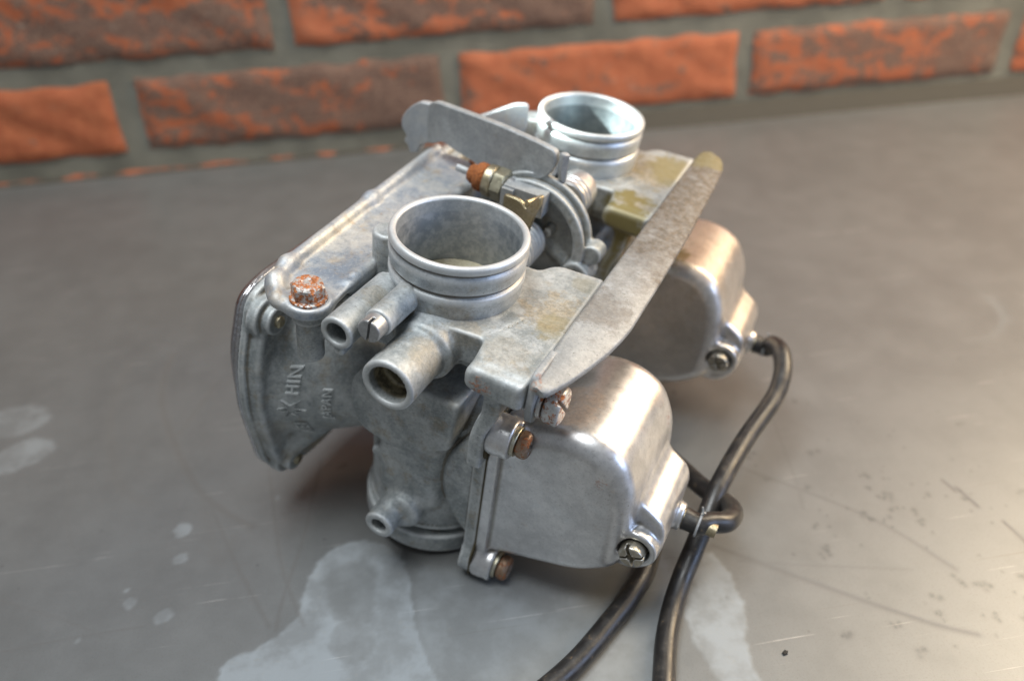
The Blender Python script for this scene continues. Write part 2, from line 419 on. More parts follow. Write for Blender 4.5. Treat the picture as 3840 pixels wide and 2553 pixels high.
SCR = [(-22.0, -44.6), (22.0, -44.6), (-20.5, -102.5), (20.5, -102.5)]
def flange(P, x0, x1):
    d = box(P, (x0, -23.5, -101), (x1, 23.5, -47), .5)
    for y, z in SCR: d = sm(d, cyl(P, 0, (y, z), 5.8, x0, x1, .5), 1.5)
    return d
DIA = rpoly([(-17, -27), (-27, -29.5), (-33.6, -52), (-33.8, -68), (-28.2, -97.5), (-23, -104), (-9, -108), (9, -108), (23, -104), (28.2, -97.5), (33.8, -68), (33.6, -52), (27, -29.5), (17, -27)], [4, 5, 8, 6, 4, 4, 6, 6, 4, 4, 6, 8, 5, 4], 5)
DI3 = rpoly([(-16, -28.5), (-25.5, -31.5), (-32, -50), (-32.5, -72), (-27.5, -95.5), (-21, -103), (-9, -106.5), (9, -106.5), (21, -103), (27.5, -95.5), (32.5, -72), (32, -50), (25.5, -31.5), (16, -28.5)], 7, 5)
COVS = [(-23.5, -36.5), (23.5, -36.5), (-20, -98.5), (20, -98.5)]
def body(P):
    d = sm(cyl(P, 2, (0, 0), 19.6, -29.5, -17.2, 1.0), cyl(P, 2, (0, 6), 10.5, -66, -25, 1.0), 3)
    low = cyl(P, 2, (0, 0), 22.6, -101, -56, 1.5)
    low = sm(low, cyl(P, 2, (0, 0), 24.6, -110, -102.5, .8), 2.0)
    for zz in (-99.5, -104.2, -106.6): low = np.minimum(low, cyl(P, 2, (0, 0), 24.4 if zz < -101 else 23.3, zz-.7, zz+.7, .5))
    d = sm(d, low, 3)
    # slide chamber and the boxed casting round it
    d = sm(d, cyl(P, 0, (4, -61), 17.5, -15, 23, 3), 3)
    d = np.minimum(d, extr(P, 1, rpoly([(-21, -41), (15.6, -40), (14, -59), (2, -66.5), (-20, -66.5)], [13, 1.5, 2, 8, 13], 8), -23.5, 0, 1.6))
    d = sm(d, box(P, (-11, -22.6, -90), (11, -4, -62), 3), 2.0)
    d = sm(d, box(P, (-13.5, -22, -76.5), (-8, -17, -73), 1), 1.5)
    d = sm(d, box(P, (-9, -4, -50), (20, 14, -24), 2), 3)
    # diaphragm housing: cone, flange, screw lugs
    k = frustum(P, 0, (0, -66), -48, 29.5, -22, 16.0)
    k = sm(k, cyl(P, 0, (0, -66), 14.0, -30, -10, 1), 4)
    k = sm(k, extr(P, 0, DI3, -53, -46.8, 1.6), 2.0)
    k = sm(k, extr(P, 0, DIA, -54, -51.6, .5), .8)
    for y, z in COVS: k = sm(k, cyl(P, 0, (y, z), 6.6, -52, -48.2, .8), 1.0); k = sm(k, cyl(P, 0, (y, z), 4.6, -52, -45, .8), .8)
    for sg in (-1, 1): k = sm(k, cap(P, (-50, 20*sg, -96), (-40, 15*sg, -84), 4.2), 2.5)
    d = sm(d, k, 2)
    # top plate
    tp = extr(P, 2, rpoly([(-10, -17), (4, -20.5), (19, -19), (21, -27), (36, -28), (36, 26), (21, 25), (17.6, 19), (6, 19)], [3, 3, 2, 4, 1, 1, 3, 2, 3], 5), -27, -17, .7)
    d = sm(d, tp, 1.2)
    d = sm(d, extr(P, 1, rpoly([(19.5, -17), (36, -17), (36, -25.5), (24, -25.0), (19.5, -24)], [6, .5, 2, 3, 5], 6), -31.5, -4, 2.0), 2.0)
    d = sm(d, box(P, (8, -17.5, -30.5), (36, 12, -20), 1.2), 1)
    # strut down to the bowl flange
    d = sm(d, extr(P, 1, rpoly([(24.6, -22), (29.9, -22), (29.2, -34), (26.0, -42), (25.9, -55), (21.6, -55), (21.6, -44), (24.2, -35)], [1, 1, 3, 3, .3, 1, 4, 3], 5), -28.4, -20, 1.2), 2.2)
    d = sm(d, flange(P, 22.0, 25.9), 1.0)
    wing = np.maximum(cyl(P, 1, (38.5, -73), 27.5, -21.5, 21.5, 2.5), P[0]-24)
    d = sm(d, wing, 1.0)
    # left shoulder that carries the small tubes
    d = sm(d, box(P, (-20, -23, -30), (-4, 12, -19.5), 2), 1.5)
    d = sm(d, cyl(P, 1, (-13.8, -17.2), 4.75, -38.4, -13, .35), 1.2)
    d = sm(d, cyl(P, 1, (-5.0, -13.6), 3.9, -32.6, -9, .4), 1.2)
    d = sm(d, cyl(P, 1, (3.0, -25.2), 7.6, -40.5, -8, .5), .8)
    d = sm(d, cyl(P, 1, (3.5, -25.2), 9.0, -24.5, -8, 1.5), 1.5)
    d = sm(d, box(P, (-15.0, -38.0, -24.5), (-12.2, -33, -20), .5), .6)
    # boss under the bracket bolt, round boss behind
    b = cyl(P, 2, (-26.4, -32.6), 3.7, -34, -17.9, .5); b = sm(b, cyl(P, 2, (-26.4, -32.6), 4.7, -21, -17.9, .4), .8)
    b = sm(b, box(P, (-27, -32, -27), (-15, -20, -19), 1.5), 2)
    d = sm(d, b, 1)
    d = sm(d, cyl(P, 2, (-20.4, -3.5), 4.6, -20, -5.8, .8), 1)
    # low stub at the mouth
    d = sm(d, cyl(P, 1, (-3.2, -93), 4.9, -33.5, -14, .6), 2.2)
    d = sm(d, cyl(P, 1, (0.5, -92), 6.2, -27, -14, 2), 3)
    # cuts
    d = sub(d, cyl(P, 2, (0, 0), 17.6, -26, 8, .2), .3)
    d = sub(d, cyl(P, 2, (0, 0), 20.5, -115, -80, 2), .5)
    d = sub(d, cyl(P, 1, (-13.8, -17.2), 3.15, -42, -24, .2), .3)
    d = sub(d, cyl(P, 1, (3.0, -25.2), 5.7, -44, -33.5, .2), .5)
    d = sub(d, cyl(P, 1, (3.0, -25.2), 4.8, -44, -29.5, .2), .3)
    d = sub(d, cyl(P, 1, (-3.2, -93), 2.7, -36, -26, .2), .3)
    # shallow casting line round the spigot and on the plate
    r_ = np.sqrt((P[0]+1)**2+(P[1])**2)
    d = sub(d, np.maximum(np.maximum(np.abs(r_-26.0)-.14, np.abs(P[2]+17)-.25), np.maximum(4-P[0], np.abs(P[1]-2)-19)), .15)
    d = sub(d, np.maximum(np.maximum(np.abs(P[1]+1+.1*P[0])-.14, np.abs(P[2]+17)-.25), 26-P[0]), .15)
    return d
body_me = mesh_np('carburetor_body', *surface(body, (-57, -43, -113), (38.5, 37, -3.5), .62), M_BODY)
bodyA = link('carburetor_body', body_me, root, UP)
bodyA['label'] = 'grey cast body with large smooth spigot and slotted screw'
bodyB = link('carburetor_body', body_me, root, (0, YR, 110))
bodyB.material_slots[0].link = 'OBJECT'; bodyB.material_slots[0].material = M_BODYD
bodyB['label'] = 'rear cast body with olive and brown grime'

def bowl(P):
    pts = rpoly([(27, -44.5), (38, -38.6), (47, -35.8), (55, -35.9), (63, -39.6), (68.4, -49), (70.4, -62), (69.9, -80), (60, -88.8), (27, -99.8)], [1, 8, 6, 6, 7, 8, 8, 4, 14, 1], 10)
    d = extr(P, 1, pts, -22, 22, 6.0)
    d = sm(d, flange(P, 26.25, 29.6), 2.4)
    for y, z in SCR: d = sm(d, cyl(P, 0, (y, z), 5.9, 27, 33.0, .7), 1.2)
    pad = extr(P, 1, rpoly([(60, -54.5), (69.5, -55.5), (77.6, -60.5), (79.3, -65), (79.3, -77), (74, -84), (60, -84)], [1, 2, 3, 3, 6, 4, 1], 5), -15.0, 13, 1.6)
    d = sm(d, pad, 2.6)
    bs = cyl(P, 1, (72.5, -69.7), 6.5, -19.2, -2, .7)
    bs = sm(bs, extr(P, 1, rpoly([(60, -63.2), (73, -63.2), (73, -76.2), (60, -76.2)], .6, 3), -19.2, -2, .7), .6)
    d = sm(d, bs, 1.4)
    d = sm(d, cyl(P, 0, (2.2, -72), 4.4, 74, 81.6, .8), 1.5)
    d = sub(d, cyl(P, 1, (72.5, -69.7), 4.55, -22, -15.5, .2), .5)
    d = sub(d, box(P, (20, -30, -115), (26.1, 30, -30), .01), .05)
    return d
bowl_me = mesh_np('float_bowl', *surface(bowl, (25.2, -30, -110.5), (83.5, 30, -32), .55), M_BOWL)
bowlA = link('float_bowl', bowl_me, root, UP)
bowlA['label'] = 'clean polished float bowl nearest the viewer'
bowlB = link('float_bowl', bowl_me, root, (0, YR, 110)); bowlB.material_slots[0].link = 'OBJECT'; bowlB.material_slots[0].material = M_BOWLD
bowlB['label'] = 'brown stained rear float bowl'

# spigot with rolled lip and two bands
sp = [(17.0, -27), (17.0, -5.2), (17.25, -4.6), (17.3, -1.0), (17.55, -.35), (18.1, 0), (18.8, -.02), (19.25, -.35), (19.5, -.9), (19.5, -1.9), (19.3, -2.4), (18.75, -2.7), (18.55, -3.0), (18.6, -3.3), (19.1, -3.7), (19.42, -4.4), (19.45, -5.4), (19.3, -6.2), (19.15, -6.9), (19.12, -8.4), (18.9, -8.9), (18.3, -9.3), (18.15, -9.7), (18.3, -10.0), (19.0, -10.3), (19.3, -11.0), (19.35, -12.2), (19.2, -13.0), (19.05, -13.6), (19.0, -16.3), (18.8, -17.0), (18.8, -19), (18.6, -27)]
sp_v = lathe(sp, n=128, closed=True)
def throttle_disc():
    # butterfly disc, tilted a little from flat
    V, F = lathe([(0.01, .9), (16.5, .9), (16.8, .5), (16.8, -.5), (16.5, -.9), (0.01, -.9)], (0, 0, -23.4), (.06, -.125, 1), 64)
    return V, F
def slotted(c, d, r, h, slot=1.1, depth=1.3, n=48):
    # cylinder head with a straight slot cut by the SDF
    def f(P):
        a = cyl(P, 2, (0, 0), r, -h, 0, .45)
        return sub(a, box(P, (-slot/2, -r-2, -depth), (slot/2, r+2, 3), .05), .1)
    return f
slot_me = mesh_np('idle_screw', *surface(slotted(None, None, 3.3, 6.5, .75, 2.2), (-4, -4, -7.2), (4, 4, .8), .16), M_SLOT)
def cross_head(r, h, dome=.6):
    def f(P):
        a = cyl(P, 2, (0, 0), r, -h, 0, dome)
        a = sub(a, box(P, (-.38, -r*.62, -1.5), (.38, r*.62, 2), .05), .1)
        a = sub(a, box(P, (-r*.62, -.38, -1.5), (r*.62, .38, 2), .05), .1)
        return a
    return f
pan_me = mesh_np('bowl_screw', *surface(cross_head(4.0, 3.9, 1.5), (-4.8, -4.8, -4.7), (4.8, 4.8, .8), .2), M_BROWN)
def drain_f(P):
    a = cyl(P, 2, (0, 0), 3.75, -7, 0, .7)
    a = sub(a, box(P, (-.5, -6, -1.9), (.5, 6, 2), .05), .15)
    a = sub(a, box(P, (-6, -.42, -1.5), (6, .42, 2), .05), .15)
    return sub(a, cyl(P, 2, (0, 0), 1.25, -2.6, 1, .2), .3)
drain_me = mesh_np('drain_screw', *surface(drain_f, (-4.4, -4.4, -7.7), (4.4, 4.4, .8), .18), M_DRS)
def orient(d, up=None, roll=0):
    q = Vector(d).to_track_quat('Z', 'Y'); return (q.to_matrix() @ Matrix.Rotation(math.radians(roll), 3, 'Z')).to_euler()
washer_v = lathe([(1.8, -.6), (4.2, -.6), (4.35, -.4), (4.35, .4), (4.2, .6), (1.8, .6)], n=40, closed=True)
washer_me = from_lists('spring_washer', *washer_v, M_PASS)
cov_me = from_lists('cover_screw', *lathe([(0.01, 1.0), (1.2, 1.0), (1.9, .5), (1.9, -2), (.01, -2)], n=24), M_BRASS)

def dressed(bodyo, bowlo, rear):
    # sub-parts of one carburettor; bodies and bowls sit at the same local frame
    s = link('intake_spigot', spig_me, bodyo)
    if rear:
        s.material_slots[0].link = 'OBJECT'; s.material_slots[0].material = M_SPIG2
    link('throttle_plate', disc_me, bodyo)
    o = link('idle_screw', slot_me, bodyo, (-5.0, -36.9, -13.6)); o.rotation_euler = orient((0, -1, 0), roll=-6)
    for k, (y, z) in enumerate(COVS):
        o = link('cover_screw', cov_me, bodyo, (-44.6, y, z)); o.rotation_euler = orient((1, 0, 0))
    for k, (y, z) in enumerate(SCR):
        o = link('bowl_screw', pan_me, bowlo, (38.0, y, z)); o.rotation_euler = orient((1, 0, 0), roll=23+k*31)
        o = link('spring_washer', washer_me, bowlo, (33.6, y, z)); o.rotation_euler = orient((1, 0, 0))
    o = link('drain_screw', drain_me, bowlo, (72.5, -22.3, -69.7)); o.rotation_euler = orient((0, -1, 0), roll=28)
    link('hose_nipple', nip_me, bowlo)
    link('gasket', gask_me, bowlo)
spig_me = from_lists('intake_spigot', *sp_v, M_SPIG, True, 50)
disc_me = from_lists('throttle_plate', *throttle_disc(), M_BRASS)
nip_me = from_lists('hose_nipple', *lathe([(3.0, 80.5), (3.0, 83), (2.2, 83.6), (2.2, 92), (1.5, 92), (1.5, 83)], (0, 2.2, -72), (1, 0, 0), 28), M_BRASS)
def gasket_f(P):
    d = box(P, (25.85, -23.1, -100.6), (26.3, 23.1, -47.4), .05)
    for y, z in SCR: d = np.minimum(d, cyl(P, 0, (y, z), 5.45, 25.85, 26.3, .05))
    return d
gv, gf = plate(rpoly([(-27.4, -39.1), (-16.4, -39.1), (-13, -47.2), (13, -47.2), (16.4, -39.1), (27.4, -39.1), (26.2, -52), (23.2, -55), (23.2, -94), (26.2, -97), (26.1, -107.6), (15, -107.6), (12, -100.8), (-12, -100.8), (-15, -107.6), (-26.1, -107.6), (-26.2, -97), (-23.2, -94), (-23.2, -55), (-26.2, -52)], 2.4, 4), None, 25.8, 26.35, 0, .05)
gask_me = from_lists('gasket', gv, gf, M_GASK)
dressed(bodyA, bowlA, False); dressed(bodyB, bowlB, True)

# chrome diaphragm covers
DI2 = rpoly([(-15, -29), (-25, -32), (-31, -50), (-31, -66), (-24, -88), (-16, -96), (16, -96), (24, -88), (31, -66), (31, -50), (25, -32), (15, -29)], 6, 5)
def cover(P):
    d = extr(P, 0, DIA, -55.4, -54.15, .3)
    return sm(d, extr(P, 0, DI2, -61.5, -54.3, 5.5), .8)
cov_mesh = mesh_np('diaphragm_cover', *surface(cover, (-65.5, -36, -110), (-53, 36, -24), .7), M_CHROME)
link('diaphragm_cover', cov_mesh, root, UP); link('diaphragm_cover', cov_mesh, root, (0, YR, 110))

# raised lettering on the diaphragm housing
def lettering():
    def rows(txt, size, x0, zc, ext=.0):
        cu = bpy.data.curves.new('t', 'FONT'); cu.body = txt; cu.size = size; cu.resolution_u = 2; cu.align_x = 'CENTER'; cu.space_character = 1.12
        cu.extrude = 0.5
        o = bpy.data.objects.new('t', cu); C.objects.link(o)
        dg = bpy.context.evaluated_depsgraph_get(); me = bpy.data.meshes.new_from_object(o.evaluated_get(dg))
        V = np.array([v.co[:] for v in me.vertices]); F = [tuple(p.vertices) for p in me.polygons]
        bpy.data.objects.remove(o); bpy.data.curves.remove(cu); bpy.data.meshes.remove(me)
        # text x -> up the casting (+z), text y -> towards the cover (-x)
        return np.stack([x0-V[:, 1], V[:, 2], zc+V[:, 0]], 1), F
    out = []
    a = rows('KEI', 5.0, -37.5, -78.5); b = rows('HIN', 5.2, -38.5, -57.0); c = rows('JAPAN', 3.9, -29.5, -65.0)
    star = [(0, 5.0), (1.2, 1.4), (4.6, 3.4), (2.2, 0.2), (4.6, -3.2), (1.2, -1.2), (0, -5.0), (-1.1, -1.2), (-3.6, -2.0), (-1.8, .2), (-3.6, 2.4), (-1.1, 1.4)]
    V = []; F = []; n = len(star)
    for h in (-.5, .5):
        for (p, q) in star: V.append((-40.6-q*.8, h, -68.2+p*.9))
    V.append((-40.6, .9, -68.2)); 
    for k in range(n): F.append((n+k, n+(k+1) % n, 2*n)); F.append((k, (k+1) % n, n+(k+1) % n, n+k))
    out = [a, b, c, (np.array(V), F)]
    Vv, Ff = join(*[(list(v), f) for v, f in out]); Vv = np.array(Vv, float)
    # march each point onto the cone from the front side
    x = Vv[:, 0]; z = Vv[:, 2]; y = np.full(len(x), -40.0)
    for _ in range(60):
        dd = body([x, y, z]); y = y+np.clip(dd, -.5, 2.0)*.8
    Vv[:, 1] = y+np.where(Vv[:, 1] > 0, .3, -.85)-np.where(np.abs(Vv[:, 1]-.9) < .01, .4, 0)*0
    return Vv, Ff
lv, lf = lettering()
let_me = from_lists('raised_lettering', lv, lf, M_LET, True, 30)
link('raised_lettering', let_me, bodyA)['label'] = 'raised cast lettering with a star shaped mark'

# ---- left bracket running along both carburettors
def lbr(P):
    out = rpoly([(-45.5, 66), (-44.2, 20), (-42.0, -24), (-40, -34), (-34, -38), (-25.5, -38.2), (-20.2, -34), (-21.5, -24), (-22.5, 4), (-22.5, 66)], [1, 3, 5, 6, 6, 5, 5, 4, 3, 1], 6)
    d = extr(P, 2, out, -17.8, -15.6, .6)
    for a, b in (((-44.6, 64, -14.6), (-43.2, 20, -14.4)), ((-43.2, 20, -14.4), (-41.2, -24, -14.2)), ((-41.2, -24, -14.2), (-39.2, -31.5, -14.6)), ((-39.2, -31.5, -14.6), (-34.5, -36.5, -15.8))):
        d = sm(d, cap(P, (a[0]+.9, a[1]+.4, a[2]+.3), (b[0]+.9, b[1]+.4, b[2]+.3), 1.6), 3.2)
    d = sm(d, box(P, (-24.4, -20, -27), (-22.3, 66, -15.8), .8), 3)
    d = sm(d, cap(P, (-23.6, -16, -16.2), (-23.8, 64, -16.0), 1.5), 1.2)
    d = sm(d, cyl(P, 2, (-26.4, -32.6), 5.8, -17.8, -14.9, .5), 2)
    # gentle rise of the web along the middle
    return d
br = link('side_bracket', mesh_np('side_bracket', *surface(lbr, (-49, -41, -29), (-17, 68.5, -10.5), .5), M_BRKT), root, UP)
br['label'] = 'blue grey zinc plated bracket along the left side'
HX = 3.95
hexv = lathe([(0.01, 5.0), (1.6, 5.0), (1.9, 5.25), (3.3, 5.3), (3.7, 5.15), (3.75, 4.95), (3.95, 4.8, HX), (4.6, 4.3, HX), (4.6, 1.2, HX), (4.7, 1.1), (5.0, .9), (5.0, .1), (.01, .1)], n=96)
hex_me = from_lists('hex_bolt', *hexv, M_RUST, True, 28)
for y in (-32.6, -32.6+YR):
    o = link('hex_bolt', hex_me, root, (-26.4, y, 95.1)); o.rotation_euler = (0, 0, math.radians(-8))
    o['label'] = 'rusty flanged hex bolt on the side bracket'

# ---- support bar on the bowl side: one folded strip
def bar():
    # cross sections along y: (y, x_left, z_left, width)
    st = [(-30.4, 38.0, -15.3, 3.0), (-29.6, 37.2, -15.2, 4.8), (-27.5, 36.8, -15.1, 6.2), (-23, 36.7, -15, 8.2), (-16, 36.7, -14.5, 10.6), (-8, 36.8, -13.9, 12.8), (-1, 36.9, -13.4, 14.0), (5, 37.1, -13.1, 14.4), (30, 37.6, -11.4, 14.3), (60, 38.3, -9.5, 13.6), (90, 39.0, -7.6, 12.2), (103, 39.4, -6.7, 11.0), (108, 39.8, -6.4, 9.4), (110.3, 40.6, -6.2, 7.4), (111.4, 42.0, -6.2, 4.4)]
    T = 1.9; V = []; F = []; n = None
    for y, x, z, w in st:
        # fold: short leg down at the left, rounded corner, top leaf dropping slightly to the right
        leg = 2.4
        prof = [(x, z-leg), (x, z-1.2), (x+.35, z-.35), (x+1.2, z), (x+w*.5, z-.25), (x+w-.5, z-.9), (x+w, z-1.4), (x+w-.1, z-.9-T+.2), (x+w-.6, z-.95-T), (x+w*.5, z-.3-T), (x+2.2, z-T), (x+T, z-leg)]
        if n is None: n = len(prof)
        V += [(a, y, b) for a, b in prof]
    for i in range(len(st)-1):
        for k in range(n):
            l = (k+1) % n; F.append((i*n+k, i*n+l, (i+1)*n+l, (i+1)*n+k))
    F.append(tuple(range(n))); F.append(tuple((len(st)-1)*n+k for k in range(n-1, -1, -1)))
    return V, F
def bar_leg(y0):
    def f(P):
        d = extr(P, 0, rpoly([(y0-4.6, -14.2), (y0+8, -14.2), (y0+8, -22), (y0+5.5, -31.3), (y0-4.2, -31.3), (y0-5.4, -24)], [3, 1, 4, 5, 5, 2], 5), 36.4, 38.6, .6)
        return d
    return f
barV, barF = bar()
bo = part('support_bar', (barV, barF), M_BAR, angle=50)
bo['label'] = 'flat steel support bar, dirty brown towards the rear'
md = bo.modifiers.new('bevel', 'BEVEL'); md.width = .35; md.segments = 2; md.limit_method = 'ANGLE'; md.angle_limit = math.radians(50)
def bscrew(P):
    a = cyl(P, 2, (0, 0), 5.4, -4.6, 0, 1.2)
    a = sm(a, cyl(P, 2, (0, 0), 5.0, -6.4, -5.0, .3), .2)
    a = sub(a, box(P, (-.5, -6, -1.4), (.5, 6, 2), .1), .3)
    return a
bs_me = mesh_np('bar_screw', *surface(bscrew, (-6, -6, -7), (6, 6, .8), .2), M_RUST2)
for y0 in (-24.0, -24.0+YR):
    zz = 0 if y0 < 0 else 6.5
    o = sdf_obj('bar_leg', bar_leg(y0), (35, y0-7, -34), (42, y0+11, -11), .4, M_PLATE, bo)
    o.location = (0, 0, 0) if y0 < 0 else (1.6, 0, 4.0)
    o = link('bar_screw', bs_me, bo, (45.0, y0+1.2, -25.4+(0 if y0 < 0 else 4))); o.rotation_euler = orient((1, 0, 0), roll=40)
    o['label'] = 'large round headed screw patched with orange rust'

# ---- upper cable bracket (plate facing the viewer, torn left end)
def local_plate(pts, t, origin, ax_s, name, mat, bev=.35):
    V, F = plate(pts, None, -t/2, t/2, 1, bev)
    s = np.array(ax_s, float); s /= np.linalg.norm(s); up = np.array([0, 0, 1.]); up = up-s*(up@s); up /= np.linalg.norm(up); nn = np.cross(up, s)
    W = [np.array(origin)+s*v[0]+nn*v[1]+up*v[2] for v in V]
    return W, F
ub = local_plate(rpoly([(0, 3.0), (3, 4.6), (14, 5.0), (30, 5.6), (46, 5.2), (52.4, 4.6), (53.2, .5), (50.5, -5.5), (40, -10.5), (30, -12.3), (19, -10.6), (11, -9.6), (7, -8.2), (3, -10.5), (0, -11.5), (-.6, -4)], [1, 2, 2, 4, 4, 1.5, 2, 3, 5, 4, 4, 3, 3, 2, 1, 2], 5), 2.7, (-45.5, 62, 0), (52.6, -10.5, .8), 'u', M_PLATE)
tab = local_plate(rpoly([(0, 2.8), (5, 2.2), (9.5, -1.5), (12.5, -6), (12.6, -9.5), (10, -12), (11.2, -14.5), (9.4, -15.4), (8.2, -18), (5, -17.2), (3.4, -13.5), (0, -11.2)], [1, 2, 3, 3, 2, .8, .8, .6, .8, 1.5, 1, .5], 4), 2.7, (-45.0, 62.3, 0), (-11.8, 1.5, 0), 'u', M_PLATE)
ret = local_plate(rpoly([(0, 4.2), (3, 3.8), (3, -6.5), (1.0, -5.6), (0, -2)], .8, 3), 2.0, (7.4, 51.4, .8), (.8, 1, 0), 'u', M_PLATE)
ub_o = part('cable_bracket', join(ub, ret), M_PLATE, angle=40); ub_o['label'] = 'flat grey cable bracket plate standing between the spigots'
part('bent_tab', tab, M_BRKT, (0, 0, 0), ub_o)
bt = local_plate(rpoly([(0, -1), (15, 6.5), (19.5, 6.8), (20, -3), (12, -9), (0, -9)], [1, 2, 1.5, 3, 3, 1], 4), 2.2, (-34, 70, -1), (.8, .35, .0), 'u', M_BRKT)
part('bracket_tab', bt, M_BRKT)['label'] = 'small upright tab behind the cable bracket'

# ---- throttle pulley, spring, shaft
PC = (2.2, -24.4)
def pulley(P):
    d = cyl(P, 1, PC, 20.2, 45, 53.5, .6)
    rho = np.sqrt((P[0]-PC[0])**2+(P[2]-PC[1])**2)
    d = sub(d, np.maximum(np.maximum(18.0-rho, np.abs(P[1]-49.2)-2.4), -30.), .5)
    d = sub(d, cyl(P, 1, PC, 16.4, 40, 50.8, 1), 1.0)
    d = sm(d, cyl(P, 1, PC, 4.6, 40, 53, .6), 1.2)
    d = sm(d, cap(P, (PC[0], 51, PC[1]), (18, 51, -34), 2.4), 1.5)
    d = sm(d, cyl(P, 1, (21.2, -32.3), 5.0, 44.0, 53.5, .6), 1.2)
    d = sm(d, cyl(P, 1, (24.6, -24.4), 3.4, 47, 53.5, .8), 1.5)
    d = sm(d, cyl(P, 1, (8.6, -21.0), 1.5, 46, 53, .4), .6)
    d = sub(d, cyl(P, 1, (21.2, -32.3), 2.6, 40, 49, .3), .4)
    d = sub(d, box(P, (-30, 40, -60), (PC[0]-3, 60, -33), 1), 1)
    d = sub(d, box(P, (-30, 40, -60), (-8, 60, -20), 1), 1)
    return d
pu = sdf_obj('throttle_pulley', pulley, (-20, 38.5, -47), (31, 55.5, -2.5), .45, M_BODY, root); pu.location = UP
coil = [(PC[0]+6.6*math.cos(t), 30+t*2.25/(2*math.pi), PC[1]+6.6*math.sin(t)) for t in np.arange(0, 12.6*math.pi, .3)]
part('return_spring', sweep(coil, .95, 8, 1), M_SPIG, parent=pu)
part('throttle_shaft', lathe([(0.01, 17), (4.1, 17), (4.1, 29), (3.2, 29.5), (3.2, 80), (0.01, 80)], (PC[0], 0, PC[1]), (0, 1, 0), 32), M_PLATE)
part('spring_cup', lathe([(0.01, 58), (6.5, 58), (7.2, 58.6), (7.2, 60), (6.6, 60.4), (7.2, 61), (7.2, 62.4), (6.6, 63), (7.2, 63.6), (7.2, 66), (6.8, 70), (.01, 72)], (9.2, 0, -14.6), (0, 1, 0), 40), M_BOWL)
lev = local_plate(rpoly([(0, -4.5), (5.5, -4.2), (8.5, -6.4), (10.3, -2.6), (12.6, -.6), (13.2, -3), (11.5, -8), (9.8, -16), (7, -18), (4, -12), (0, -9)], [1, 1.5, 1, 1, 1, 1, 1, 2, 2, 2, 1], 3), 1.5, (-2.4, 33.5, 0), (1, -.12, 0), 'l', M_BRASS)
lev2 = local_plate(rpoly([(0, -3.6), (9, -5), (9, -8), (0, -9)], .5, 2), 1.4, (5.6, 32, 0), (.2, 1, 0), 'l', M_BRASS)
part('linkage_lever', join(lev, lev2), M_BRASS)
# ---- adjuster: rusted knob, nuts and thread pointing along the width
def adj(prof, mat, name, parent=None, hexr=None):
    return part(name, lathe(prof, (0, 44.5, -9.0), (1, 0, -.06), 48), mat, parent=parent)
A0 = adj([(0.01, -25), (1.2, -25), (1.3, -3), (1.9, -2.8)]+[(2.0+.22*(k % 2), -2.8+.35*k) for k in range(28)]+[(.01, 7.2)], M_PLATE, 'adjuster_screw')
adj([(1.3, -20.0), (2.6, -20.2), (3.2, -19), (3.2, -17.6), (4.3, -17.4), (4.75, -16.6), (4.75, -14.9), (4.3, -14.2), (1.3, -14.2)], M_DARKR, 'rusty_collar', A0)
adj([(1.3, -14.2), (4.6, -14.1), (5.2, -13.6), (5.4, -11.4), (5.0, -10.9), (1.3, -10.9)], M_BRASS, 'brass_washer', A0)
adj([(1.3, -10.9), (4.6, -10.8, 4.9), (5.5, -10.5, 4.9), (5.5, -7.0, 4.9), (4.6, -6.6, 4.9), (1.3, -6.6)], M_PASS, 'adjuster_nut', A0)
adj([(1.3, -6.6), (3.4, -6.5), (3.5, -4.6), (3.1, -4.2), (1.3, -4.0)], M_SLOT, 'adjuster_boss', A0)
part('pulley_stop', join(boxm((-6, 40, -13), (8, 47, -5.5)), boxm((-6, 38.5, -22), (-2, 40, -6))), M_PLATE)

# ---- overflow hoses
def hose(name, W, label):
    pts = [to_carb(w) for w in W]
    o = part(name, sweep(pts, lambda t: 3.3+(.3*max(0, 1-t*28)), 24, 9), M_RUB); o['label'] = label; return o
tc_ = lambda p: tuple(RWC @ np.array(p, float)+ORG)
nA = tc_((81.9, 2.2, -72)); nA2 = tc_((86.5, 2.2, -72)); nB = tc_((81.9, 2.2+YR, -72)); nB2 = tc_((87.5, 2.2+YR, -72))
h1 = hose('overflow_hose', [nA, nA2, (65.6, -38.6, 26.8), (71.5, -37.6, 25), (76.2, -31.5, 22), (77.0, -22.5, 17.5), (74.5, -10, 13), (72.5, 5, 8.5), (70.5, 15, 5.2), (65.5, 14, 4), (60.5, 1, 3.6), (57.2, -15.5, 3.4), (49.6, -32, 3.3), (41.5, -42, 3.3), (31.8, -51.2, 3.3), (20, -61.5, 3.3), (8, -69.5, 3.3), (-6, -77.5, 3.3)], 'hose curling round in a loop from the front bowl')
h2 = hose('overflow_hose', [nB, nB2, (119.0, 39.0, 32.5), (118.8, 31.5, 34), (115.6, 22.0, 31.5), (108.6, 12.8, 27.5), (92.0, -2.5, 24), (77.5, -18.2, 21.5), (70.2, -27.0, 17.2), (64.4, -33.6, 11.5), (57.6, -41.6, 6.6), (52.0, -50.0, 4.2), (46.8, -60, 3.4), (42.2, -72.1, 3.3), (37, -86, 3.3), (32, -100, 3.3)], 'hose dropping straight down from the rear bowl')
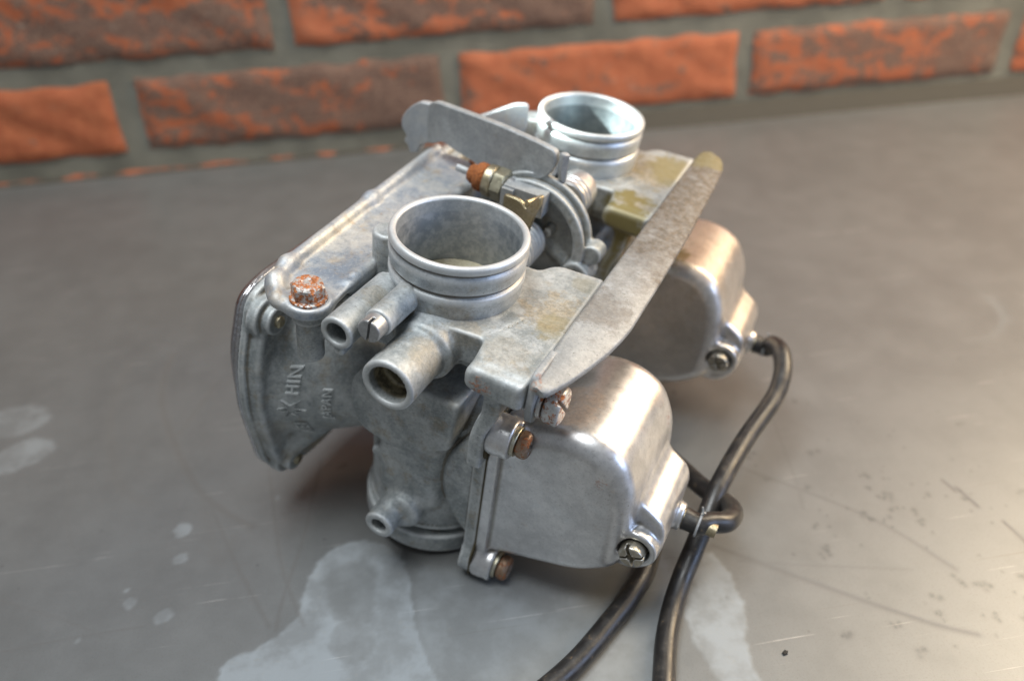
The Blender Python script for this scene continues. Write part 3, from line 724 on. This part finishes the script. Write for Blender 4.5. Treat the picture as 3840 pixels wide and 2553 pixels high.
def clip(ho, wp_, d_, rr=3.95):
    c = to_carb(wp_); dd = RWC.T @ np.array(d_, float)
    V, F = lathe([(rr-.12+.36*math.cos(a), .36*math.sin(a)) for a in np.arange(0, 2*math.pi, math.pi/4)], c, dd, 40, closed=True)
    u, v, w = frame(dd); e1 = sweep([c+v*rr, c+v*(rr+.8)+w*.3, c+v*(rr+1.7)+w*.6], .3, 8, 3); e2 = sweep([c+v*rr+u*1.4, c+v*(rr+.8)+u*1.7-w*.3, c+v*(rr+1.5)+u*1.9-w*.6], .3, 8, 3)
    part('hose_clip', join((V, F), e1, e2), M_PLATE, parent=ho)
dX = np.array(tc_((1, 0, 0)))-ORG
clip(h1, np.array(nA)+dX*4.6, dX); clip(h2, np.array(nB)+dX*4.2, dX)

# ================================================================ brick wall
def brick_mat():
    N = NT('facing_brick')
    oi = N.n.new('ShaderNodeObjectInfo'); sep = N.n.new('ShaderNodeSeparateColor'); N.link(oi.outputs['Color'], sep.inputs[0])
    dark = sep.outputs[0]; side = sep.outputs[1]; hue = sep.outputs[2]
    off = N.n.new('ShaderNodeVectorMath'); off.operation = 'ADD'; N.link(N.obj, off.inputs[0])
    rv = N.n.new('ShaderNodeCombineXYZ'); N.set(rv.inputs[0], N.math('MULTIPLY', oi.outputs['Random'], 900)); N.set(rv.inputs[2], N.math('MULTIPLY', oi.outputs['Random'], 500)); N.link(rv.outputs[0], off.inputs[1])
    v = off.outputs[0]
    n1 = N.noise(.03, 6, .68, vec=N.scale(v, (1, 1, 2.2)), dist=.6); n2 = N.noise(.12, 5, .7, vec=v); n3 = N.noise(.9, 4, .7, vec=v)
    col = N.mix(N.step(n2, .35, .65), (.30, .078, .030), (.38, .115, .046))
    col = N.mix(N.math('MULTIPLY', hue, .8), col, (.45, .145, .07))
    x = N.n.new('ShaderNodeSeparateXYZ'); N.link(N.obj, x.inputs[0])
    grad = N.math('MULTIPLY', N.math('DIVIDE', x.outputs[0], 210.0), N.math('SUBTRACT', side, .5))
    nn = N.math('ADD', N.math('MULTIPLY', n1, .7), N.math('MULTIPLY', n2, .5))
    nn = N.math('ADD', N.math('MULTIPLY', N.math('SUBTRACT', nn, .6), 1.9), .6)
    f = N.math('ADD', nn, N.math('MULTIPLY', grad, .75))
    f = N.math('SUBTRACT', N.math('ADD', f, N.math('MULTIPLY', dark, .27)), .77)
    k = N.step(N.math('ADD', f, N.math('MULTIPLY', N.math('SUBTRACT', n3, .5), .12)), -.06, .07)
    col = N.mix(N.math('MULTIPLY', k, .9), col, N.mix(N.step(n3, .4, .6), (.055, .038, .032), (.19, .13, .095)))
    pale = N.math('MULTIPLY', N.step(N.noise(.07, 4, .6, vec=v, off=70), .66, .74), .35)
    col = N.mix(pale, col, (.42, .33, .26))
    h = N.math('ADD', N.math('MULTIPLY', n2, 1.0), N.math('MULTIPLY', n3, .35))
    return N.done(col, 0, .82, N.bump(h, .0009))
def mortar_mat():
    N = NT('grey_green_mortar')
    n1 = N.noise(.02, 5, .6); n2 = N.noise(.5, 5, .75)
    col = N.mix(N.step(n1, .35, .65), (.125, .123, .10), (.19, .185, .15))
    col = N.mix(N.math('MULTIPLY', N.step(n2, .55, .7), .3), col, (.09, .085, .07))
    return N.done(col, 0, .9, N.bump(n2, .0012))
M_DIRT = simple('dirty_mortar', (.062, .056, .044), 0, .9)
M_BRICK = brick_mat(); M_MORT = mortar_mat()
WY = 377.3
wall = thing('brick_wall', 'red brick wall with dark burnt patches and grey mortar joints behind the bench', 'wall')
wall.location = (0, (WY-6)*MM, -2.0*MM); wall.rotation_euler = (0, 0, .02); wall.scale = (MM,)*3
mort = link('mortar', from_lists('mortar', *boxm((-1250, 3.0, -60), (1500, 60, 560)), M_MORT, False), wall)
def brick(w, h, seed):
    r = np.random.default_rng(seed); nx, nz = 44, 12
    V = []; F = []
    xs = np.linspace(0, w, nx); zs = np.linspace(0, h, nz)
    ex = lambda t, ph: sum(a*np.sin(t*f+p) for a, f, p in ph)
    phs = [[(r.uniform(.2, .9), r.uniform(.03, .22), r.uniform(0, 6)) for _ in range(4)] for _ in range(5)]
    pit = r.uniform(-1, 1, (nz, nx))
    for j, z in enumerate(zs):
        for i, x in enumerate(xs):
            tx = x/w; tz = z/h
            dx = (1-tx)*ex(z, phs[0])*.8+tx*ex(z, phs[1])*.8; dz = (1-tz)*ex(x, phs[2])*.7+tz*ex(x, phs[3])*.7
            e = min(x, w-x, z, h-z); y = -.0+ (2.2 if e < .01 else 0)+.45*pit[j, i]+ex(x+z*1.7, phs[4])*.5
            if 0.01 < e < 3: y += .35
            V.append((x+dx, y, z+dz))
    for j in range(nz-1):
        for i in range(nx-1): a = j*nx+i; F.append((a, a+1, a+nx+1, a+nx))
    # sides back into the mortar
    rim = [i for i in range(nx)]+[j*nx+nx-1 for j in range(1, nz)]+[(nz-1)*nx+i for i in range(nx-2, -1, -1)]+[j*nx for j in range(nz-2, 0, -1)]
    o = len(V)
    for k in rim: V.append((V[k][0], 12, V[k][2]))
    L = len(rim)
    for k in range(L): l = (k+1) % L; F.append((rim[l], rim[k], o+k, o+l))
    return V, F
PX, PZ = 218.77, 61.15
cfg = {  # (course, column): darkness, side the dark lies on (0 left .. 1 right), orange cast
    (2, -1): (.75, .5, .0), (2, 0): (.80, .55, .05), (2, 1): (.30, 1.0, .55), (2, 2): (.12, .7, .35), (2, 3): (.2, .6, .2),
    (1, -1): (.12, .3, .05), (1, 0): (.66, .75, .1), (1, 1): (.32, .35, .35), (1, 2): (.50, .72, .25), (1, 3): (.4, .5, .2),
    (0, 0): (.5, .5, .1), (0, 1): (.45, .5, .2)}
for c in range(-1, 9):
    for k in range(-4, 8):
        x0 = -190.2+PX*(k+(.5 if c % 2 == 0 else 0))
        if c % 2 == 0: x0 -= PX
        z0 = 11.3-PZ+PZ*c
        key = (c, k); r = random.Random(c*97+k*13)
        d = cfg.get(key, (r.uniform(.1, .65), r.uniform(.2, .8), r.uniform(0, .4)))
        jx0, jx1 = 7.2+r.uniform(-1.2, 1.2), 7.2+r.uniform(-1.2, 1.2)
        me = from_lists('brick', *brick(PX-jx0-jx1, PZ-13.6+r.uniform(-.8, .8), c*131+k*7+999), M_BRICK, True, 50)
        o = link('brick', me, wall, (x0+jx0, 0, z0+6.8)); o.color = (*d, 1)

# ================================================================ bench
POLY={
 'tongue':[(-60.1, -15.5), (-55.6, -5.3), (-47.0, -0.1), (-35.2, -3.3), (-28.2, -12.4), (-26.5, -21.8), (-26.5, -35.3), (-24.0, -48.3), (-20.3, -58.7), (-16.8, -74.1), (-69.8, -64.7), (-87.0, -42.7), (-70.0, -36.8), (-61.4, -28.9)],
 'tongue_in':[(-54.5, -16.6), (-51.2, -9.9), (-44.0, -9.4), (-37.5, -12.5), (-37.0, -20.7), (-38.5, -29.8), (-39.9, -36.1), (-46.6, -34.9), (-52.0, -29.0)],
 'tongue_rd':[(-53.0, -39.9), (-50.6, -34.1), (-45.3, -32.7), (-39.9, -36.1), (-37.7, -42.8), (-40.1, -48.3), (-45.1, -49.6), (-50.2, -46.4)],
 'mid':[(-25.4, -14.7), (-7.1, -20.0), (11.5, -29.7), (25.6, -36.7), (37.3, -40.5), (49.9, -36.1), (51.4, -21.7), (58.7, -26.8), (54.8, -47.1), (38.3, -73.7), (6.7, -70.7), (-15.7, -74.4), (-20.3, -58.7), (-25.1, -45.0)],
 'rstain':[(64.5, -31.6), (56.2, -47.4), (55.9, -59.9), (58.9, -73.1), (59.6, -84.0), (68.1, -81.7), (70.0, -71.2), (69.8, -63.9), (74.8, -54.0), (75.7, -40.9), (74.1, -29.7), (69.8, -25.1)],
 'lp1':[(-199.1, 84.1), (-199.2, 98.3), (-190.7, 104.1), (-179.8, 103.4), (-170.4, 92.5), (-175.8, 85.0), (-184.7, 81.3)],
 'lp2':[(-192.3, 65.8), (-187.9, 71.3), (-177.5, 79.9), (-168.6, 78.1), (-162.5, 71.5), (-167.8, 64.8), (-175.5, 58.8), (-183.8, 59.9)],
}
CURV={
 'a':[(-128.7, 131.1), (-129.7, 115.6), (-125.6, 89.5), (-111.3, 53.7), (-99.8, 32.3), (-87.2, 18.8), (-80.5, 13.4)],
 'b':[(-105.2, 104.0), (-115.9, 70.4)],
 'c':[(-77.1, 42.0), (-70.7, 3.4), (-66.5, -14.3), (-59.9, -32.4)],
 'd':[(-57.4, 43.1), (-62.0, 5.7), (-67.3, -21.1), (-68.4, -32.4)],
 'e':[(-100.1, 34.6), (-84.6, -1.7), (-70.6, -30.5)],
 'f':[(-147.9, 129.7), (-147.7, 96.9), (-142.1, 70.1), (-131.6, 43.0), (-119.8, 31.6)],
 'g':[(166.4, -11.3), (167.6, -17.2)],
 'h':[(169.0, -15.7), (170.5, -25.3)],
 'i':[(174.6, -33.3), (175.7, -42.3), (175.8, -50.7)],
 'j':[(74.4, -25.1), (103.0, -47.7), (126.2, -65.1), (138.5, -72.0)],
 'k':[(96.3, 10.5), (131.4, -23.0), (146.8, -48.9)],
 'l':[(-158.4, -4.2), (-133.3, -17.3), (-119.3, -26.3)],
 'm':[(-151.2, -25.0), (-132.7, -23.8), (-109.6, -23.3)],
 'n':[(-99.8, 32.3), (-90.5, -0.6), (-85.9, 8.3)],
 'o':[(122.7, 39.5), (115.2, -0.2), (111.5, -15.0)],
 'p':[(80.4, -32.8), (100.3, -38.3), (133.3, -46.4)],
 'q':[(-152.8, 51.9), (-146.8, 28.1), (-140.8, 14.7)],
}
DISC= [(-115.7, -13.5, 2.0), (-104.0, -20.7, 2.7), (-104.7, 15.9, 3.2), (-103.1, 2.7, 2.6), (-128.6, -24.9, 1.0), (-118.3, -8.2, 0.8), (-72.5, 25.9, 1.3)]

def axis_steps(segs):
    out = []
    for a, b, s in segs:
        n = max(1, int(round((b-a)/s))); out += list(a+(b-a)*np.arange(n)/n)
    return np.array(out+[segs[-1][1]])
bx = axis_steps([(-900, -220, 20), (-220, -180, 2), (-180, 190, .7), (190, 300, 5), (300, 1200, 30)])
by = axis_steps([(-520, -100, 20), (-100, 60, .75), (60, 140, 1.5), (140, 371, 6)])
GX, GY = np.meshgrid(bx, by, indexing='ij')
wob = lambda s, p: np.sin(GX*s+p)*np.cos(GY*s*1.3+p*2)
JX = GX+.35*wob(1.3, .3)+.5*wob(.45, 1.7); JY = GY+.35*wob(1.1, 2.3)+.5*wob(.5, .4)
sst = lambda d, a, b: (lambda t: t*t*(3-2*t))(np.clip((d-a)/(b-a), 0, 1))
def pm(name, soft=.5):
    soft = max(soft, .8); return sst(-poly2(JX, JY, rpoly(POLY[name], 8, 4)), -soft, soft)
def rim(name, w=.8): return np.exp(-(poly2(JX, JY, rpoly(POLY[name], 8, 4))/w)**2)
stn = .85*pm('tongue', .4)*(1-.55*pm('tongue_in', 1.6))
stn = stn*(1-.45*pm('tongue_rd', .7))
stn = np.maximum(stn, .48*pm('mid', 2.5)); stn = np.maximum(stn, .80*pm('rstain', .5))
stn = np.maximum(stn, .42*pm('lp1', 2.0)); stn = np.maximum(stn, .48*pm('lp2', 1.5))
for x, y, r in DISC: stn = np.maximum(stn, .55*sst(-(np.hypot(JX-x, JY-y)-r), -.5, .5))
stn += .12*rim('tongue')+.10*rim('tongue_rd')+.10*rim('rstain')
def cd(pts):
    d = np.full(GX.shape, 1e9)
    P_ = [np.array(p) for p in pts]; ext = [2*P_[0]-P_[1]]+P_+[2*P_[-1]-P_[-2]]; Q = []
    for i in range(1, len(ext)-2):
        for k in range(5):
            t = k/5; a, b, c_, e = ext[i-1:i+3]; Q.append(.5*((2*b)+(-a+c_)*t+(2*a-5*b+4*c_-e)*t*t+(-a+3*b-3*c_+e)*t**3))
    Q.append(P_[-1])
    for a, b in zip(Q, Q[1:]):
        e = b-a; t = np.clip(((GX-a[0])*e[0]+(GY-a[1])*e[1])/(e@e+1e-9), 0, 1); d = np.minimum(d, np.hypot(GX-a[0]-t*e[0], GY-a[1]-t*e[1]))
    return d
dk = np.zeros(GX.shape)
for k, w, a in (('a', 2.0, .7), ('b', 1.7, .55), ('c', .8, .6), ('d', .8, .6), ('e', .9, .6), ('f', 2.8, .42), ('g', .7, 1.), ('h', .75, 1.), ('i', .7, .9), ('j', 1.0, .55), ('k', .9, .5), ('l', .5, .4), ('m', .5, .4), ('n', 3.0, .42), ('o', .7, .3), ('p', .5, .35), ('q', .5, .35)):
    dk = np.maximum(dk, a*np.exp(-(cd(CURV[k])/w)**2))
pt = np.zeros(GX.shape)
rr = random.Random(5)
for _ in range(150):
    cx_, cy_ = rr.gauss(150, 26), rr.gauss(-35, 34)
    if rr.random() < .3: cx_, cy_ = rr.uniform(-150, 180), rr.uniform(-90, 60)
    if cx_ < 80 and rr.random() < .55: continue
    R_ = rr.choice([.35, .45, .5, .7, 1.0])
    i0, i1 = np.searchsorted(bx, [cx_-6, cx_+6]); j0, j1 = np.searchsorted(by, [cy_-6, cy_+6])
    if i1 <= i0 or j1 <= j0: continue
    for q in range(1 if R_ < .6 else 4):
        ax_, ay_ = cx_+rr.gauss(0, R_), cy_+rr.gauss(0, R_)
        d = np.hypot(GX[i0:i1, j0:j1]-ax_, GY[i0:i1, j0:j1]-ay_)
        pt[i0:i1, j0:j1] = np.maximum(pt[i0:i1, j0:j1], rr.uniform(.5, 1)*np.exp(-(d/(R_*.75+.2))**2))
nX, nY = GX.shape
V = np.stack([GX.ravel(), GY.ravel(), np.zeros(GX.size)], 1)
ii, jj = np.meshgrid(np.arange(nX-1), np.arange(nY-1), indexing='ij'); a = (ii*nY+jj).ravel()
Q = np.stack([a, a+nY, a+nY+1, a+1], 1)
def bench_mat():
    N = NT('worn_sheet_steel')
    at = N.n.new('ShaderNodeAttribute'); at.attribute_name = 'marks'; sep = N.n.new('ShaderNodeSeparateColor'); N.link(at.outputs['Color'], sep.inputs[0])
    S, D, Pp = sep.outputs[0], sep.outputs[1], sep.outputs[2]
    big = N.noise(.009, 5, .6); mid = N.noise(.05, 6, .65); fine = N.noise(1.6, 4, .7); grain = N.noise(.6, 5, .7, vec=N.scale(N.obj, (1, .12, 1)))
    col = N.mix(N.step(N.math('ADD', N.math('MULTIPLY', big, .55), N.math('MULTIPLY', mid, .45)), .38, .62), (.168, .173, .172), (.200, .206, .205))
    col = N.mix(N.math('MULTIPLY', N.step(fine, .50, .68), .30), col, (.12, .115, .10))
    # fine scratches in two directions
    def scr(rot, sx, sy, lo, hi):
        mp = N.n.new('ShaderNodeMapping'); N.link(N.obj, mp.inputs[0]); mp.inputs['Rotation'].default_value = (0, 0, rot); mp.inputs['Scale'].default_value = (sx, sy, 1)
        return N.step(N.noise(1.0, 2, .5, vec=mp.outputs[0]), lo, hi)
    s1 = N.math('MAXIMUM', scr(.9, .012, 1.3, .70, .76), N.math('MAXIMUM', scr(2.2, .02, .75, .70, .76), scr(-.35, .012, .6, .71, .77)))
    s1 = N.math('MULTIPLY', s1, N.step(mid, .4, .6))
    col = N.mix(N.math('MULTIPLY', s1, .55), col, (.5, .49, .47))
    s2 = N.math('MULTIPLY', N.math('MAXIMUM', scr(1.35, .01, .8, .70, .76), scr(.2, .012, .7, .71, .77)), N.step(big, .42, .6))
    col = N.mix(N.math('MULTIPLY', s2, .5), col, (.13, .11, .09))
    Sn = N.math('MULTIPLY', S, N.step(mid, .40, .60, .45, 1.0))
    col = N.mix(N.math('MULTIPLY', Sn, .8), col, (.295, .322, .34))
    col = N.mix(N.math('MULTIPLY', N.math('MULTIPLY', S, N.step(N.noise(.35, 4, .7), .58, .68)), .35), col, (.27, .265, .24))
    col = N.mix(N.math('MULTIPLY', D, .75, True), col, (.085, .075, .066))
    col = N.mix(N.math('MULTIPLY', Pp, .55), col, (.055, .055, .055))
    vs_ = N.vor(.11, rnd=1.0); spk = N.math('MULTIPLY', N.step(vs_, .05, .085, 1, 0), N.step(N.noise(.02, 3, .6, off=30), .52, .6))
    col = N.mix(N.math('MULTIPLY', spk, .35), col, (.07, .07, .07))
    metal = N.math('SUBTRACT', .50, N.math('ADD', N.math('MULTIPLY', Sn, .5), N.math('MULTIPLY', D, .5)), True)
    rough = N.math('ADD', N.math('ADD', .44, N.math('MULTIPLY', mid, .05)), N.math('ADD', N.math('MULTIPLY', Sn, .12), N.math('MULTIPLY', s1, -.1)))
    h = N.math('ADD', N.math('MULTIPLY', fine, .6), N.math('MULTIPLY', grain, .8))
    h = N.math('SUBTRACT', N.math('ADD', h, N.math('MULTIPLY', S, .8)), N.math('ADD', N.math('MULTIPLY', s1, .5), N.math('MULTIPLY', D, 1.2)))
    return N.done(col, metal, rough, N.bump(h, 3.5e-5))
M_BENCH = bench_mat()
bme = mesh_np('workbench_top', V, Q, M_BENCH)
ca = bme.color_attributes.new('marks', 'FLOAT_COLOR', 'POINT')
ca.data.foreach_set('color', np.stack([np.clip(stn, 0, 1).ravel(), np.clip(dk, 0, 1).ravel(), pt.ravel(), np.ones(GX.size)], 1).astype(np.float32).ravel())
bench = link('workbench_top', bme); bench.scale = (MM,)*3; bench['kind'] = 'structure'
skirt = link('bench_edge', from_lists('bench_edge', *boxm((-900, -520, -30), (1200, 371, -.6)), M_BENCH, False)); skirt.scale = (MM,)*3; skirt['kind'] = 'structure'
skirt.parent = bench; skirt.scale = (1, 1, 1); del skirt['kind']
# mortar smeared along the foot of the wall
sv, sf = [], []
xs = np.arange(-300, 620, 6.0); r = np.random.default_rng(3)
for i, x in enumerate(xs):
    grow = 1.2+max(0, min(1, (x-40)/160))*9.0+r.uniform(-.6, .6)*max(.2, min(1, (x-40)/160))
    for (dy, dz) in ((0, grow+3), (-1.0-r.uniform(0, .6), grow), (-2.2-grow*.35, grow*.45), (-grow*.9-r.uniform(0, 2), .25), (-grow-3, -.4), (0, -.4)): sv.append((x, WY-.4+dy+(3.2 if dy == 0 else 0), dz))
for i in range(len(xs)-1):
    for k in range(6): l = (k+1) % 6; sf.append((i*6+k, (i+1)*6+k, (i+1)*6+l, i*6+l))
sm_o = link('mortar_fillet', from_lists('mortar_fillet', [(a, b-WY, c) for a, b, c in sv], sf, M_DIRT), wall)
# crumb of dirt
cr = from_lists('dirt_crumb', *lathe([(0.01, 0), (.8, .02), (1.0, .25), (.6, .6), (.25, .62), (.01, .5)], n=5), M_DARK, True, 20)
co = link('dirt_crumb', cr); co.location = (.0805, -.0678, 0); co.scale = (MM*1.25, MM*.8, MM*.9); co.rotation_euler = (0, 0, .6)
co['label'] = 'tiny black crumb of dirt on the bare steel right of the hoses'; co['category'] = 'dirt'

# consistent outward normals on closed meshes
import bmesh
for me in bpy.data.meshes:
    if me.name.startswith(('workbench', 'mortar', 'bench_edge', 'brick')) or len(me.polygons) > 60000: continue
    bm = bmesh.new(); bm.from_mesh(me); bmesh.ops.recalc_face_normals(bm, faces=bm.faces); bm.to_mesh(me); bm.free()
